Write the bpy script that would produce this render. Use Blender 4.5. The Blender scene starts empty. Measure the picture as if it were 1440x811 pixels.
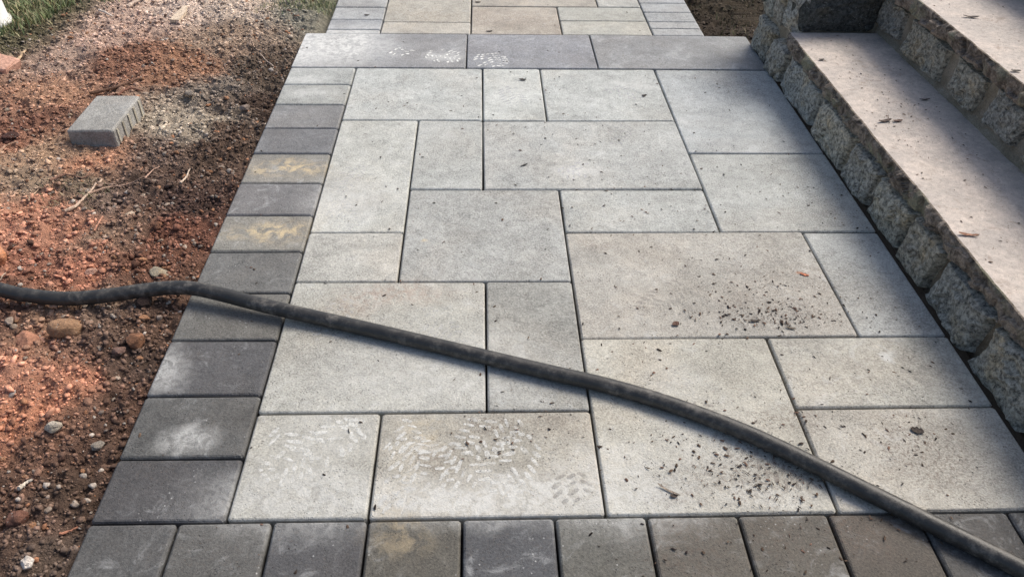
import bpy, bmesh, math, random
import numpy as np
from mathutils import Vector, Matrix, noise as mnoise
random.seed(7)
rng = np.random.default_rng(11)
S = bpy.context.scene
COL = S.collection
R = math.radians

# ------------------------------------------------------------------ camera
PITCH, YAW, ROLL, FPX, CAMZ = 0.670845, 0.0467279, 0.0249186, 1146.46, 1.5
cp, sp, cy, sy = math.cos(PITCH), math.sin(PITCH), math.cos(YAW), math.sin(YAW)
FW = np.array([sy*cp, cy*cp, -sp]); r0 = np.array([cy, -sy, 0.0]); u0 = np.cross(r0, FW)
RT = r0*math.cos(ROLL)+u0*math.sin(ROLL); UP = -r0*math.sin(ROLL)+u0*math.cos(ROLL)
cam = bpy.data.cameras.new('camera'); camo = bpy.data.objects.new('camera', cam); COL.objects.link(camo)
cam.sensor_width = 36; cam.lens = 36*FPX/1440; cam.clip_start = 0.05; cam.clip_end = 300
M = Matrix((( *[float(v) for v in (RT[0], UP[0], -FW[0])], 0), (*[float(v) for v in (RT[1], UP[1], -FW[1])], 0),
            (*[float(v) for v in (RT[2], UP[2], -FW[2])], CAMZ), (0, 0, 0, 1)))
camo.matrix_world = M
S.camera = camo
def P(px, py, Z=0.0):
    d = FW+(px-720)/FPX*RT-(py-405.5)/FPX*UP
    q = d*(Z-CAMZ)/d[2]
    return float(q[0]), float(q[1]), float(Z)

# ------------------------------------------------------------------ light
SUN = Vector((0.50, 0.42, 0.757)).normalized()          # towards the sun: behind the steps, to the right
w = bpy.data.worlds.new('World'); S.world = w; w.use_nodes = True
wn = w.node_tree.nodes; wl = w.node_tree.links
sky = wn.new('ShaderNodeTexSky'); sky.sky_type = 'NISHITA'; sky.sun_disc = False
sky.sun_elevation = math.asin(SUN.z); sky.sun_rotation = math.atan2(SUN.x, SUN.y)
sky.air_density = 1.0; sky.dust_density = 4.0; sky.ozone_density = 1.0
wn['Background'].inputs['Strength'].default_value = 0.12
wl.new(sky.outputs[0], wn['Background'].inputs['Color'])
sl = bpy.data.lights.new('sun', 'SUN'); sl.energy = 2.2; sl.angle = R(30); sl.color = (1.0, 0.95, 0.86)
so = bpy.data.objects.new('sun', sl); COL.objects.link(so); so.rotation_euler = SUN.to_track_quat('Z', 'Y').to_euler()
so.location = (4, 4, 6)
S.view_settings.view_transform = 'Standard'; S.view_settings.look = 'None'
S.view_settings.gamma = 1; S.view_settings.use_curve_mapping = False
S.view_settings.exposure = 0.48

# ------------------------------------------------------------------ helpers
def lin(r, g, b):
    f = lambda c: (c/255/12.92) if c/255 <= .04045 else ((c/255+.055)/1.055)**2.4
    return (f(r), f(g), f(b))
def obj(name, me, mat=None, parent=None):
    o = bpy.data.objects.new(name, me); COL.objects.link(o)
    if mat is not None and me is not None and not me.materials: me.materials.append(mat)
    if parent is not None: o.parent = parent
    return o
def tag(o, label, cat, group=None):
    o['label'] = label; o['category'] = cat
    if group: o['group'] = group
    return o
def mesh(name, v, f, smooth=False):
    me = bpy.data.meshes.new(name); me.from_pydata([tuple(map(float, p)) for p in v], [], f); me.update()
    if smooth: me.polygons.foreach_set('use_smooth', [True]*len(me.polygons))
    return me
def npmesh(name, v, faces, smooth=False, col=None):
    """v (n,3), faces (m,k) arrays; col (n,3) per-vertex linear colour"""
    me = bpy.data.meshes.new(name); n = len(v); m, k = faces.shape
    me.vertices.add(n); me.vertices.foreach_set('co', v.astype(np.float32).ravel())
    me.loops.add(m*k); me.loops.foreach_set('vertex_index', faces.astype(np.int32).ravel())
    me.polygons.add(m); me.polygons.foreach_set('loop_start', (np.arange(m)*k).astype(np.int32))
    if smooth: me.polygons.foreach_set('use_smooth', np.ones(m, bool))
    me.update(calc_edges=True)
    if col is not None:
        a = me.color_attributes.new('Col', 'FLOAT_COLOR', 'POINT')
        a.data.foreach_set('color', np.concatenate([col, np.ones((n, 1))], 1).astype(np.float32).ravel())
    return me

def h2(i, j, s):
    a = (i.astype(np.int64)*374761393+j.astype(np.int64)*668265263+s*982451653) & 0xffffffff
    a = ((a ^ (a >> 13))*1274126177) & 0xffffffff
    return ((a ^ (a >> 16)) & 0xffff)/65535.0
def vnoise(x, y, s=0):
    i, j = np.floor(x), np.floor(y); fx, fy = x-i, y-j
    fx = fx*fx*fx*(fx*(fx*6-15)+10); fy = fy*fy*fy*(fy*(fy*6-15)+10)
    a, b, c, d = h2(i, j, s), h2(i+1, j, s), h2(i, j+1, s), h2(i+1, j+1, s)
    return (a*(1-fx)+b*fx)*(1-fy)+(c*(1-fx)+d*fx)*fy
def fbm(x, y, oct=4, s=0, gain=.5):
    t, a, n = 0, 1, 0
    for o in range(oct):
        c, sn = math.cos(o*1.3), math.sin(o*1.3)
        t = t+a*(vnoise((x*c-y*sn)*2**o+17.3*o, (x*sn+y*c)*2**o-9.1*o, s+o)-.5)*2; n += a; a *= gain
    return t/n
def sstep(a, b, x):
    t = np.clip((x-a)/(b-a), 0, 1); return t*t*(3-2*t)

# ---- node helper
class NT:
    def __init__(s, name):
        s.m = bpy.data.materials.new(name); s.m.use_nodes = True
        s.n = s.m.node_tree.nodes; s.l = s.m.node_tree.links; s.b = s.n['Principled BSDF']
        s.b.inputs['Specular IOR Level'].default_value = .3
        s.pos = s.n.new('ShaderNodeNewGeometry').outputs['Position']
    def put(s, sock, v):
        if hasattr(v, 'is_linked') or isinstance(v, bpy.types.NodeSocket): s.l.new(v, sock)
        elif isinstance(v, (tuple, list)) and sock.type == 'RGBA': sock.default_value = (*v[:3], 1)
        else: sock.default_value = v
    def math(s, op, a, b=0.0, c=None, clamp=False):
        n = s.n.new('ShaderNodeMath'); n.operation = op; n.use_clamp = clamp
        s.put(n.inputs[0], a); s.put(n.inputs[1], b)
        if c is not None: s.put(n.inputs[2], c)
        return n.outputs[0]
    def vec(s, op, a, b=(0, 0, 0)):
        n = s.n.new('ShaderNodeVectorMath'); n.operation = op; s.put(n.inputs[0], a)
        if b is not None: s.put(n.inputs[3 if op == 'SCALE' else 1], b)
        return n.outputs['Value' if op in ('LENGTH', 'DISTANCE') else 'Vector']
    def noise(s, v, scale, detail=3, rough=.55, dist=0.0, color=False):
        n = s.n.new('ShaderNodeTexNoise'); s.put(n.inputs['Vector'], v)
        n.inputs['Scale'].default_value = scale; n.inputs['Detail'].default_value = detail
        n.inputs['Roughness'].default_value = rough; n.inputs['Distortion'].default_value = dist
        return n.outputs['Color' if color else 'Fac']
    def voro(s, v, scale, feat='F1', out='Distance'):
        n = s.n.new('ShaderNodeTexVoronoi'); n.feature = feat; s.put(n.inputs['Vector'], v); n.inputs['Scale'].default_value = scale
        return n.outputs[out]
    def ramp(s, v, a, b, lo=0.0, hi=1.0):
        n = s.n.new('ShaderNodeMapRange'); n.interpolation_type = 'SMOOTHSTEP'
        s.put(n.inputs[0], v)
        for i, q in enumerate((a, b, lo, hi)): n.inputs[1+i].default_value = q
        return n.outputs[0]
    def mix(s, f, a, b, mode='MIX'):
        n = s.n.new('ShaderNodeMix'); n.data_type = 'RGBA'; n.blend_type = mode
        s.put(n.inputs[0], f); s.put(n.inputs[6], a); s.put(n.inputs[7], b); return n.outputs[2]
    def scale(s, col, f):
        return s.vec('SCALE', col, f)
    def oinfo(s, o):
        return s.n.new('ShaderNodeObjectInfo').outputs[o]
    def attr(s, name):
        n = s.n.new('ShaderNodeAttribute'); n.attribute_name = name; return n.outputs['Color']
    def bump(s, h, strength=.4, dist=.003):
        n = s.n.new('ShaderNodeBump'); n.inputs['Strength'].default_value = strength; n.inputs['Distance'].default_value = dist
        s.put(n.inputs['Height'], h); s.l.new(n.outputs[0], s.b.inputs['Normal'])
    def done(s, col, rough=.8):
        s.put(s.b.inputs['Base Color'], col); s.put(s.b.inputs['Roughness'], rough); return s.m

# ------------------------------------------------------------------ materials
# stains lying on the paving: (pixel x, y, radius x m, radius y m, amount, kind)
STAINS = [(690, 600, .10, .06, .5, 'mud'), (610, 640, .05, .05, .5, 'mud'), (760, 590, .12, .05, .4, 'mud'),
          (1085, 440, .20, .10, .55, 'mud'), (1120, 395, .22, .12, .35, 'mud'), (1295, 635, .13, .12, .65, 'mud'),
          (1060, 665, .18, .09, .6, 'mud'), (1100, 590, .12, .05, .6, 'mud'), (960, 690, .10, .05, .35, 'mud'),
          (1210, 750, .08, .06, .6, 'mud'), (1100, 760, .10, .08, .35, 'mud'), (960, 770, .12, .10, .35, 'mud'),
          (720, 28, .30, .10, .45, 'mud'), (620, 25, .25, .14, .35, 'mud'), (840, 345, .05, .03, .6, 'mud'),
          (1130, 385, .02, .012, .9, 'rust'), (560, 410, .15, .05, .3, 'rust'), (500, 425, .08, .06, .25, 'rust'),
          (405, 237, .13, .06, .9, 'yellow'), (385, 325, .11, .06, .9, 'yellow'), (335, 330, .05, .04, .4, 'yellow'), (600, 340, .012, .01, .8, 'yellow'),
          (560, 755, .07, .06, .35, 'yellow'), (600, 600, .06, .05, .25, 'yellow'),
          (440, 66, .36, .26, 1.0, 'dust'), (495, 62, .14, .24, 1.0, 'dust'), (620, 80, .10, .05, .5, 'dust'), (430, 110, .12, .05, .6, 'dust'), (430, 130, .10, .06, .5, 'dust'),
          (680, 700, .45, .07, .7, 'dust'), (420, 700, .22, .10, .5, 'dust'), (460, 620, .12, .12, .3, 'dust'), (880, 690, .20, .12, .55, 'dust'),
          (220, 520, .08, .09, .55, 'dust'), (265, 620, .07, .04, .55, 'dust'), (810, 240, .10, .04, .6, 'dust'), (890, 120, .12, .05, .5, 'dust'),
          (490, 280, .15, .14, .45, 'dust'), (620, 530, .35, .12, .35, 'dust'), (1000, 620, .15, .14, .35, 'dust'), (1080, 700, .15, .05, .4, 'dust'),
          (720, 130, .10, .14, .35, 'dust'), (1250, 500, .02, .015, .7, 'dust'), (590, 500, .3, .1, .3, 'dust'), (950, 540, .1, .08, .3, 'dust')]
SCOL = {'mud': (.125, .092, .072), 'rust': (.30, .15, .09), 'yellow': (.58, .46, .28), 'dust': (.62, .62, .59)}
def mat_paver():
    t = NT('concrete_paver')
    p = t.vec('ADD', t.pos, t.vec('SCALE', (31., 17., 7.), t.oinfo('Random')))
    n1 = t.noise(p, 4.5, 6, .62, .3); n2 = t.noise(p, 26, 5, .65, .6); n3 = t.noise(p, 190, 3, .6); n4 = t.noise(p, 650, 2, .6)
    sw = t.noise(p, 11, 8, .7, 2.2)
    base = t.oinfo('Color')
    f = t.math('ADD', 1.0, t.math('MULTIPLY', t.math('SUBTRACT', n1, .5), .95))
    f = t.math('ADD', f, t.math('MULTIPLY', t.math('SUBTRACT', n2, .5), 1.0))
    f = t.math('ADD', f, t.math('MULTIPLY', t.math('SUBTRACT', n3, .5), 1.5))
    f = t.math('ADD', f, t.math('MULTIPLY', t.math('SUBTRACT', n4, .5), .9))
    col = t.vec('SCALE', base, f)
    tint = t.noise(p, 2.6, 4, .6, .5)
    col = t.mix(t.ramp(tint, .42, .68, 0, .22), col, t.vec('MULTIPLY', col, (1.12, .97, .84)))
    # pale bloom left by drying
    bl = t.math('MULTIPLY', t.ramp(sw, .50, .70), t.ramp(n1, .38, .62))
    col = t.mix(t.math('MULTIPLY', bl, .32), col, (.60, .61, .60))
    # pores and dirty specks
    v = t.voro(p, 110); keep = t.ramp(t.noise(p, 14, 3), .44, .60)
    pore = t.math('MULTIPLY', t.ramp(v, .27, .12), keep)
    col = t.mix(t.math('MULTIPLY', pore, .55), col, (.07, .062, .055))
    wv = t.voro(t.vec('ADD', p, (5.3, 1.7, 0)), 75); wk = t.ramp(t.noise(p, 9, 3), .52, .66)
    col = t.mix(t.math('MULTIPLY', t.math('MULTIPLY', t.ramp(wv, .20, .07), wk), .5), col, (.62, .62, .6))
    grim = t.math('MULTIPLY', t.ramp(t.noise(p, 42, 5, .7, .8), .55, .70), .22)
    col = t.mix(grim, col, (.13, .115, .10))
    # stains with a place of their own
    fk = t.math('MULTIPLY', t.ramp(t.noise(t.vec('MULTIPLY', p, (1.0, 1.7, 1.0)), 120, 4, .6, .3), .59, .67), t.ramp(t.noise(t.pos, 3.2, 4, .6), .40, .60, .25, 1))
    col = t.mix(t.math('MULTIPLY', fk, .62), col, (.11, .09, .075))
    br = {'mud': t.math('ADD', t.math('MULTIPLY', t.ramp(t.noise(t.pos, 95, 5, .72, .5), .49, .60), .9), .14),
          'rust': t.ramp(t.noise(t.pos, 50, 4, .65, .4), .32, .62), 'yellow': t.ramp(t.noise(t.pos, 24, 6, .7, .5), .40, .62),
          'dust': t.math('ADD', t.math('MULTIPLY', t.ramp(t.noise(t.pos, 38, 6, .7, 1.0), .38, .60), .6), .4)}
    warp = t.vec('SCALE', t.vec('SUBTRACT', t.noise(t.pos, 9, 4, .6, 0, True), (.5, .5, .5)), .12)
    wp = t.vec('ADD', t.pos, warp)
    acc = {}
    for (px, py, rx, ry, am, k) in STAINS:
        c = P(px, py)
        d = t.vec('LENGTH', t.vec('MULTIPLY', t.vec('SUBTRACT', wp, c), (1/rx/1.5, 1/ry/1.5, 0.0)), None)
        m = t.ramp(d, 1.0, .15, 0, am)
        acc[k] = m if k not in acc else t.math('MAXIMUM', acc[k], m)
    for k in ('dust', 'yellow', 'mud', 'rust'):
        col = t.mix(t.math('MULTIPLY', acc[k], br[k], clamp=True), col, SCOL[k])
    hgt = t.math('ADD', t.math('MULTIPLY', n3, .6), t.math('ADD', t.math('MULTIPLY', n4, .35), t.math('MULTIPLY', n2, .9)))
    hgt = t.math('SUBTRACT', hgt, t.math('MULTIPLY', pore, .5))
    t.bump(hgt, .7, .004)
    t.b.inputs['Specular IOR Level'].default_value = .35
    return t.done(col, t.ramp(n2, .3, .7, .62, .82))
MPAVER = mat_paver()

def mat_bed():
    t = NT('bedding_sand'); n = t.noise(t.pos, 180, 3, .6)
    t.bump(n, .6, .004)
    return t.done(t.mix(n, (.03, .028, .026), (.075, .068, .06)), .95)
MBED = mat_bed()

def mat_soil():
    t = NT('soil'); c = t.attr('Col')
    a = t.noise(t.pos, 22, 6, .68, .4); b = t.noise(t.pos, 110, 4, .65); d = t.noise(t.pos, 420, 2, .6)
    f = t.math('ADD', -.38, t.math('ADD', t.math('MULTIPLY', a, 1.0), t.math('ADD', t.math('MULTIPLY', b, 1.05), t.math('MULTIPLY', d, .7))))
    col = t.vec('SCALE', c, f)
    fl = t.ramp(t.voro(t.pos, 130), .26, .12)
    fl = t.math('MULTIPLY', fl, t.ramp(t.noise(t.pos, 16, 3), .50, .62))
    col = t.mix(t.math('MULTIPLY', fl, .45), col, (.46, .36, .29))
    h = t.math('ADD', t.math('MULTIPLY', a, 1.0), t.math('ADD', t.math('MULTIPLY', b, .7), t.math('MULTIPLY', d, .3)))
    t.bump(h, 1.0, .022)
    t.b.inputs['Specular IOR Level'].default_value = .12
    return t.done(col, .95)
MSOIL = mat_soil()
def mat_clod():
    t = NT('soil_crumb'); c = t.attr('Col'); b = t.noise(t.pos, 160, 4, .65)
    t.bump(b, .7, .004); t.b.inputs['Specular IOR Level'].default_value = .15
    return t.done(t.vec('SCALE', c, t.ramp(b, .25, .75, .65, 1.35)), .92)
MCLOD = mat_clod()
def mat_stone(name, contrast=1.0, scale=70):
    t = NT(name)
    p = t.vec('ADD', t.pos, t.vec('SCALE', (13., 29., 7.), t.oinfo('Random')))
    g = t.noise(p, scale, 6, .75, .15); big = t.noise(p, 9, 5, .6, .6); fine = t.noise(p, 300, 2)
    base = t.oinfo('Color')
    f = t.math('ADD', 1-.8*contrast, t.math('MULTIPLY', t.ramp(g, .30, .72), 1.6*contrast))
    f = t.math('ADD', f, t.math('MULTIPLY', t.math('SUBTRACT', fine, .5), .7))
    col = t.vec('SCALE', base, f)
    col = t.mix(t.ramp(big, .50, .68, 0, .55), col, t.vec('MULTIPLY', col, (1.25, 1.02, .72)))
    fl = t.math('MULTIPLY', t.ramp(t.voro(p, 90), .25, .1), t.ramp(big, .4, .55))
    col = t.mix(t.math('MULTIPLY', fl, .5), col, (.42, .43, .40))
    h = t.math('ADD', t.math('MULTIPLY', g, 1.2), t.math('ADD', t.math('MULTIPLY', big, .6), t.math('MULTIPLY', fine, .25)))
    t.bump(h, .85, .012)
    return t.done(col, .85)
MSTONE = mat_stone('field_stone')
MROCK = mat_stone('small_rock', .45, 45)
def mat_mortar(name='mortar', ca=(.21, .175, .125), cb=(.30, .265, .21)):
    t = NT(name); a = t.noise(t.pos, 12, 5, .65, .4); b = t.noise(t.pos, 200, 3, .6)
    col = t.mix(t.ramp(a, .35, .65), ca, cb)
    col = t.vec('SCALE', col, t.ramp(b, .2, .8, .7, 1.3)); t.bump(t.math('ADD', a, b), .7, .006)
    return t.done(col, .92)
MMORTAR = mat_mortar(); MMORTAR2 = mat_mortar('earthy_mortar', (.10, .075, .05), (.22, .18, .13))
def mat_tread():
    t = NT('sandstone_tread'); p = t.pos
    a = t.noise(p, 5, 6, .62, .6); b = t.noise(p, 60, 4, .68); c = t.noise(p, 320, 3, .6)
    col = t.mix(t.ramp(a, .35, .68), (.42, .375, .335), (.56, .485, .42))
    f = t.math('ADD', .0, t.math('ADD', t.math('MULTIPLY', b, 1.0), t.math('MULTIPLY', c, 1.0)))
    col = t.vec('SCALE', col, f)
    gr = t.math('MULTIPLY', t.ramp(t.noise(p, 16, 6, .7, 1.2), .54, .70), .5)
    col = t.mix(gr, col, (.25, .185, .14))
    pore = t.math('MULTIPLY', t.ramp(t.voro(p, 95), .24, .1), t.ramp(t.noise(p, 12, 3), .48, .62))
    col = t.mix(t.math('MULTIPLY', pore, .6), col, (.10, .08, .065))
    t.bump(t.math('ADD', b, t.math('MULTIPLY', c, .5)), .5, .004)
    return t.done(col, .8)
MTREAD = mat_tread()
def mat_rockface():
    t = NT('chiselled_edge'); p = t.pos
    a = t.noise(p, 26, 6, .7, .8); b = t.noise(p, 150, 4, .68)
    col = t.mix(t.ramp(a, .36, .66), (.085, .067, .052), (.31, .255, .205))
    col = t.mix(t.ramp(t.noise(p, 7, 4), .54, .66, 0, .7), col, (.24, .235, .16))
    col = t.vec('SCALE', col, t.ramp(b, .25, .75, .6, 1.45))
    t.bump(t.math('ADD', a, b), .8, .008)
    return t.done(col, .88)
MFACE = mat_rockface()
def mat_hose():
    t = NT('black_rubber'); p = t.pos
    a = t.noise(p, 40, 6, .7); b = t.noise(p, 260, 3, .6); L = t.noise(p, 7, 4)
    col = t.mix(t.math('MULTIPLY', t.ramp(a, .42, .72), t.ramp(L, .3, .65)), (.030, .029, .027), (.17, .155, .135))
    t.bump(t.math('ADD', t.math('MULTIPLY', a, .4), t.math('MULTIPLY', b, .6)), .45, .0025)
    t.b.inputs['Specular IOR Level'].default_value = .45
    return t.done(col, t.ramp(a, .3, .7, .36, .56))
MHOSE = mat_hose()
def mat_simple(name, scale=80, amt=.5, rough=.85, bump=.4, translucent=False):
    t = NT(name); p = t.vec('ADD', t.pos, t.vec('SCALE', (3., 9., 5.), t.oinfo('Random')))
    n = t.noise(p, scale, 5, .65, .4); t.bump(n, bump, .004)
    return t.done(t.vec('SCALE', t.oinfo('Color'), t.ramp(n, .28, .72, 1-amt, 1+amt)), rough)
MWOOD = mat_simple('dry_wood', 120, .45)
MLEAF = mat_simple('dry_leaf', 140, .6, .7)
MWHITE = mat_simple('white_plastic', 20, .08, .45, .1)
MBRICK = mat_simple('fired_clay', 90, .35, .9)
def mat_grass():
    t = NT('grass_blade'); c = t.attr('Col'); t.b.inputs['Specular IOR Level'].default_value = .25
    return t.done(c, .6)
MGRASS = mat_grass()
def mat_print():
    t = NT('dried_mud_print'); p = t.pos
    n = t.noise(p, 90, 5, .7, .5); m = t.noise(p, 22, 3)
    tr = t.n.new('ShaderNodeBsdfTransparent'); mx = t.n.new('ShaderNodeMixShader')
    t.put(mx.inputs[0], t.math('MULTIPLY', t.math('MULTIPLY', t.ramp(n, .30, .62, .25, 1), t.ramp(m, .30, .55, .3, 1)), t.oinfo('Alpha')))
    t.l.new(tr.outputs[0], mx.inputs[1]); t.l.new(t.b.outputs[0], mx.inputs[2])
    t.l.new(mx.outputs[0], t.n['Material Output'].inputs['Surface'])
    return t.done(t.vec('SCALE', t.oinfo('Color'), t.ramp(n, .3, .7, .85, 1.1)), .9)
MPRINT = mat_print()

# ------------------------------------------------------------------ ground
XL, XI, XR = -.847, -.556, 1.303          # outer left edge, inner edge of the border, right edge
BX0, BX1 = -.755, 1.100                   # the narrower path behind
Y0, YD0, YD1 = 1.084, 3.472, 3.872        # front border row, cross row of long dark slabs
ANCH = [(20,150,150,105,85),(60,130,165,120,95),(150,60,176,142,128),(250,20,196,172,160),(350,10,186,165,152),(420,15,130,125,115),(300,60,150,125,108),
 (200,30,184,152,138),(100,80,160,132,120),(250,90,150,105,80),(180,90,140,95,75),(300,120,126,112,103),(360,100,90,75,65),(370,150,75,58,50),(320,150,112,94,84),(250,160,165,150,135),
 (290,165,150,135,120),(230,210,105,84,75),(300,200,85,65,55),(130,240,182,125,95),(60,220,165,130,105),(30,170,124,80,64),(20,200,145,95,75),(60,260,150,125,105),(110,270,120,100,85),
 (150,290,118,95,85),(50,300,178,118,92),(30,330,188,124,98),(100,320,178,118,92),(200,270,90,70,62),(260,290,75,55,50),(250,330,116,70,54),(200,330,120,90,75),
 (140,340,140,110,92),(230,370,112,72,56),(120,380,168,105,80),(50,370,150,95,75),(20,440,110,75,62),(60,450,140,105,85),(150,440,120,95,82),(220,450,95,70,58),
 (30,520,190,125,97),(80,560,178,114,86),(20,600,175,110,80),(150,530,95,72,62),(180,500,80,62,55),(130,600,90,65,55),(80,620,120,84,68),(30,680,105,75,62),
 (60,720,100,75,65),(110,680,85,65,55),(20,780,95,72,62),(80,770,95,78,70),(60,20,95,88,66),(10,60,90,84,62),(1000,30,63,53,45),(1040,40,70,60,54),(1030,10,64,55,45),(450,5,120,120,100)]
AX = np.array([P(a[0], a[1], -.02)[:2] for a in ANCH]); AC = np.array([lin(*a[2:]) for a in ANCH]); AC = AC*.72+AC.mean(1, keepdims=True)*np.array([.31, .285, .25]); AC = AC*np.array([1.32, 1.33, 1.27])
def zone(x, y, warp=.09):
    wx = x+warp*fbm(x*5, y*5, 4, 21); wy = y+warp*1.3*fbm(x*5+40, y*5, 4, 33)
    num = 0; den = 0
    for (ax, ay), c in zip(AX, AC):
        d2 = (wx-ax)**2+(wy-ay)**2*.8+.0012
        k = d2**-2.2; num = num+k[..., None]*c; den = den+k
    return num/den[..., None]*1.02
def height(x, y):
    h = -.018+.022*fbm(x*1.6, y*1.6, 3, 1)+.017*fbm(x*6, y*6, 3, 5)
    rg = 1-np.abs(fbm(x*13, y*11, 3, 9)); h = h+.030*(rg-.8)
    h = h+.014*fbm(x*38, y*38, 3, 12)+.004*fbm(x*110, y*110, 2, 14)
    # loose crumbly soil dug up beside the paving is rougher
    e = sstep(-1.45, -1.0, x)*sstep(-.80, -.86, x)
    h = h+e*.012*np.abs(fbm(x*26, y*26, 3, 17))-.012*sstep(-1.0, -.86, x)
    h = h+.045*sstep(-1.2, -2.6, x)
    wide = (x > XL+.012) & (x < 1.34) & (y < YD1-.012) & (y > -2.5)
    back = (x > BX0+.012) & (x < BX1-.012) & (y >= YD1-.013)
    steps = (x >= 1.30) & (y < 3.78)
    h = np.where(wide | back | steps, -.12, np.minimum(h, np.where((x > -1.0) & (x < XL+.012), -.004, 1)))
    return np.where((x > 1.09) & (y > YD1-.03) & ~steps & ~back, h-.02, h)
def axis(*segs):
    out = []
    for a, b, st in segs:
        n = max(1, round((b-a)/st)); out.append(np.linspace(a, b, n, endpoint=False))
    out.append(np.array([segs[-1][1]])); return np.concatenate(out)
gx = axis((-60, -6, 6), (-6, -2.75, .12), (-2.75, -.82, .0062), (-.82, 1.09, .1), (1.09, 1.36, .01), (1.36, 6, .3), (6, 60, 6))
gy = axis((-60, -3, 6), (-3, .8, .12), (.8, 4.7, .0075), (4.7, 9, .12), (9, 60, 6))
GX, GY = np.meshgrid(gx, gy, indexing='ij')
GH = height(GX, GY); GC = zone(GX, GY)
far = sstep(3.2, 8, np.abs(GX+.5))
n0, n1 = GX.shape
idx = np.arange(n0*n1).reshape(n0, n1)
fq = np.stack([idx[:-1, :-1], idx[1:, :-1], idx[1:, 1:], idx[:-1, 1:]], -1).reshape(-1, 4)
ground = obj('ground', npmesh('ground', np.stack([GX, GY, GH], -1).reshape(-1, 3), fq, True, GC.reshape(-1, 3)), MSOIL)
ground['kind'] = 'structure'
def gh(x, y): return float(height(np.array([float(x)]), np.array([float(y)]))[0])
def Pg(px, py, dz=0.0):
    z = -.02
    for _ in range(4):
        q = P(px, py, z+dz); z = gh(q[0], q[1])
    return q[0], q[1], z

# ------------------------------------------------------------------ walkway
bedv, bedf = [], []
def addbox(V, F, x0, x1, y0, y1, z0, z1):
    b = len(V); V += [(x0,y0,z0),(x1,y0,z0),(x1,y1,z0),(x0,y1,z0),(x0,y0,z1),(x1,y0,z1),(x1,y1,z1),(x0,y1,z1)]
    F += [tuple(b+i for i in f) for f in ((0,3,2,1),(4,5,6,7),(0,1,5,4),(1,2,6,5),(2,3,7,6),(3,0,4,7))]
addbox(bedv, bedf, XL+.006, XR-.004, -.9, YD1-.006, -.13, -.048)
addbox(bedv, bedf, BX0+.006, BX1-.006, YD1-.006, 6.6, -.13, -.0485)
addbox(bedv, bedf, XR-.004, XR+.12, -.9, 3.80, -.13, -.049)
walkway = obj('walkway', mesh('walkway', bedv, bedf), MBED); walkway['kind'] = 'structure'
def paver_mesh(wd, dp, c=.004, gap=.0029, th=.06):
    """block centred on its top face, edges chamfered, corners slightly rounded and uneven"""
    V, F = [], []
    hw, hd = wd/2-gap, dp/2-gap
    def ring(hw, hd, k, z, j):
        pts = [(hw-k, hd), (hw, hd-k), (hw, -hd+k), (hw-k, -hd), (-hw+k, -hd), (-hw, -hd+k), (-hw, hd-k), (-hw+k, hd)]
        return [(x+random.uniform(-j, j), y+random.uniform(-j, j), z) for x, y in pts]
    V += ring(hw, hd, .005, -th, 0); V += ring(hw, hd, .005, -c*1.25, .0004); V += ring(hw-c*.55, hd-c*.55, .005, -c*.42, .0005); V += ring(hw-c*1.25, hd-c*1.25, .006, 0, .0006)
    for r in range(3):
        for i in range(8):
            a, b = r*8+i, r*8+(i+1) % 8; F.append((b, a, a+8, b+8))
    F.append(tuple(range(31, 23, -1)))
    return mesh('paver', V, F)
PAVERS = []
def paver(x0, x1, y0, y1, rgb, name='paver', c=.004, dz=None):
    me = paver_mesh(x1-x0, y1-y0, c)
    o = obj(name, me, MPAVER, walkway)
    o.location = ((x0+x1)/2, (y0+y1)/2, random.uniform(-.0012, .0012) if dz is None else dz)
    o.rotation_euler = (random.gauss(0, .0022), random.gauss(0, .0022), random.gauss(0, .0022))
    k = .81; l = lin(*rgb); o.color = (l[0]*k, l[1]*k*.995, l[2]*k*.93, 1)
    PAVERS.append((o, x0, x1, y0, y1)); return o
XC, XM, XP, XQ, XT, XS = -.251, .008, .270, .781, .789, 1.051
YG, YF3, YFD, YE, YDD, YC, YBQ, YB = 1.398, 1.398, 1.666, 1.922, 2.180, 2.444, 2.702, 2.964
slabs = [ # big field slabs, row by row from the far end
 (XI, .005, YB, YD0, (188,191,192)), (.005, .262, YB, YD0, (194,197,197)), (.262, XQ-.002, YB, YD0, (188,191,192)), (XQ-.002, XR, YBQ, YD0, (176,180,184)),
 (XI, XC, 2.182, YB, (190,191,189)), (XC, .005, YC, YB, (182,184,184)), (.005, XQ, YC, YB, (181,183,184)), (XQ, XR, YDD, YBQ, (180,182,182)),
 (XI, XC, YE, 2.182, (188,187,184)), (XC, XP, YE, YC, (174,175,175)), (XP, XQ, YDD, YC, (180,182,182)),
 (XP, XS, YFD, YDD, (178,175,171)), (XS, XR, YFD, YDD, (178,180,181)),
 (XI, .010, YG, YE, (180,179,175)), (.010, XP, YG, YE, (163,163,161)),
 (XP, XT, Y0, YFD, (184,181,174)), (XT, XR, YF3, YFD, (178,176,171)), (XT, XR, Y0, YF3, (184,180,174)),
 (XI, XC, Y0, YG, (176,174,169)), (XC, XP, Y0, YG, (174,170,163))]
for a in slabs: paver(*a)
ly = [Y0, 1.260, 1.460, 1.668, 1.872, 2.077, 2.281, 2.486, 2.696, 2.896, 3.101, 3.293, YD0]
lc = [(84,84,88),(98,98,99),(92,92,96),(118,117,116),(116,116,117),(140,138,134),(122,122,126),(142,140,137),(126,127,132),(134,135,139),(168,170,170),(172,175,176)]  # near to far; the paler far tones partly hold grazing sheen put into the colour
for i, c in enumerate(lc): paver(XL, XI, ly[i], ly[i+1], c, 'border_paver', .0048)
bx = [XL, -.656, -.454, -.250, -.045, .157, .359, .562, .763, .966, 1.170, XR]
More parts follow.
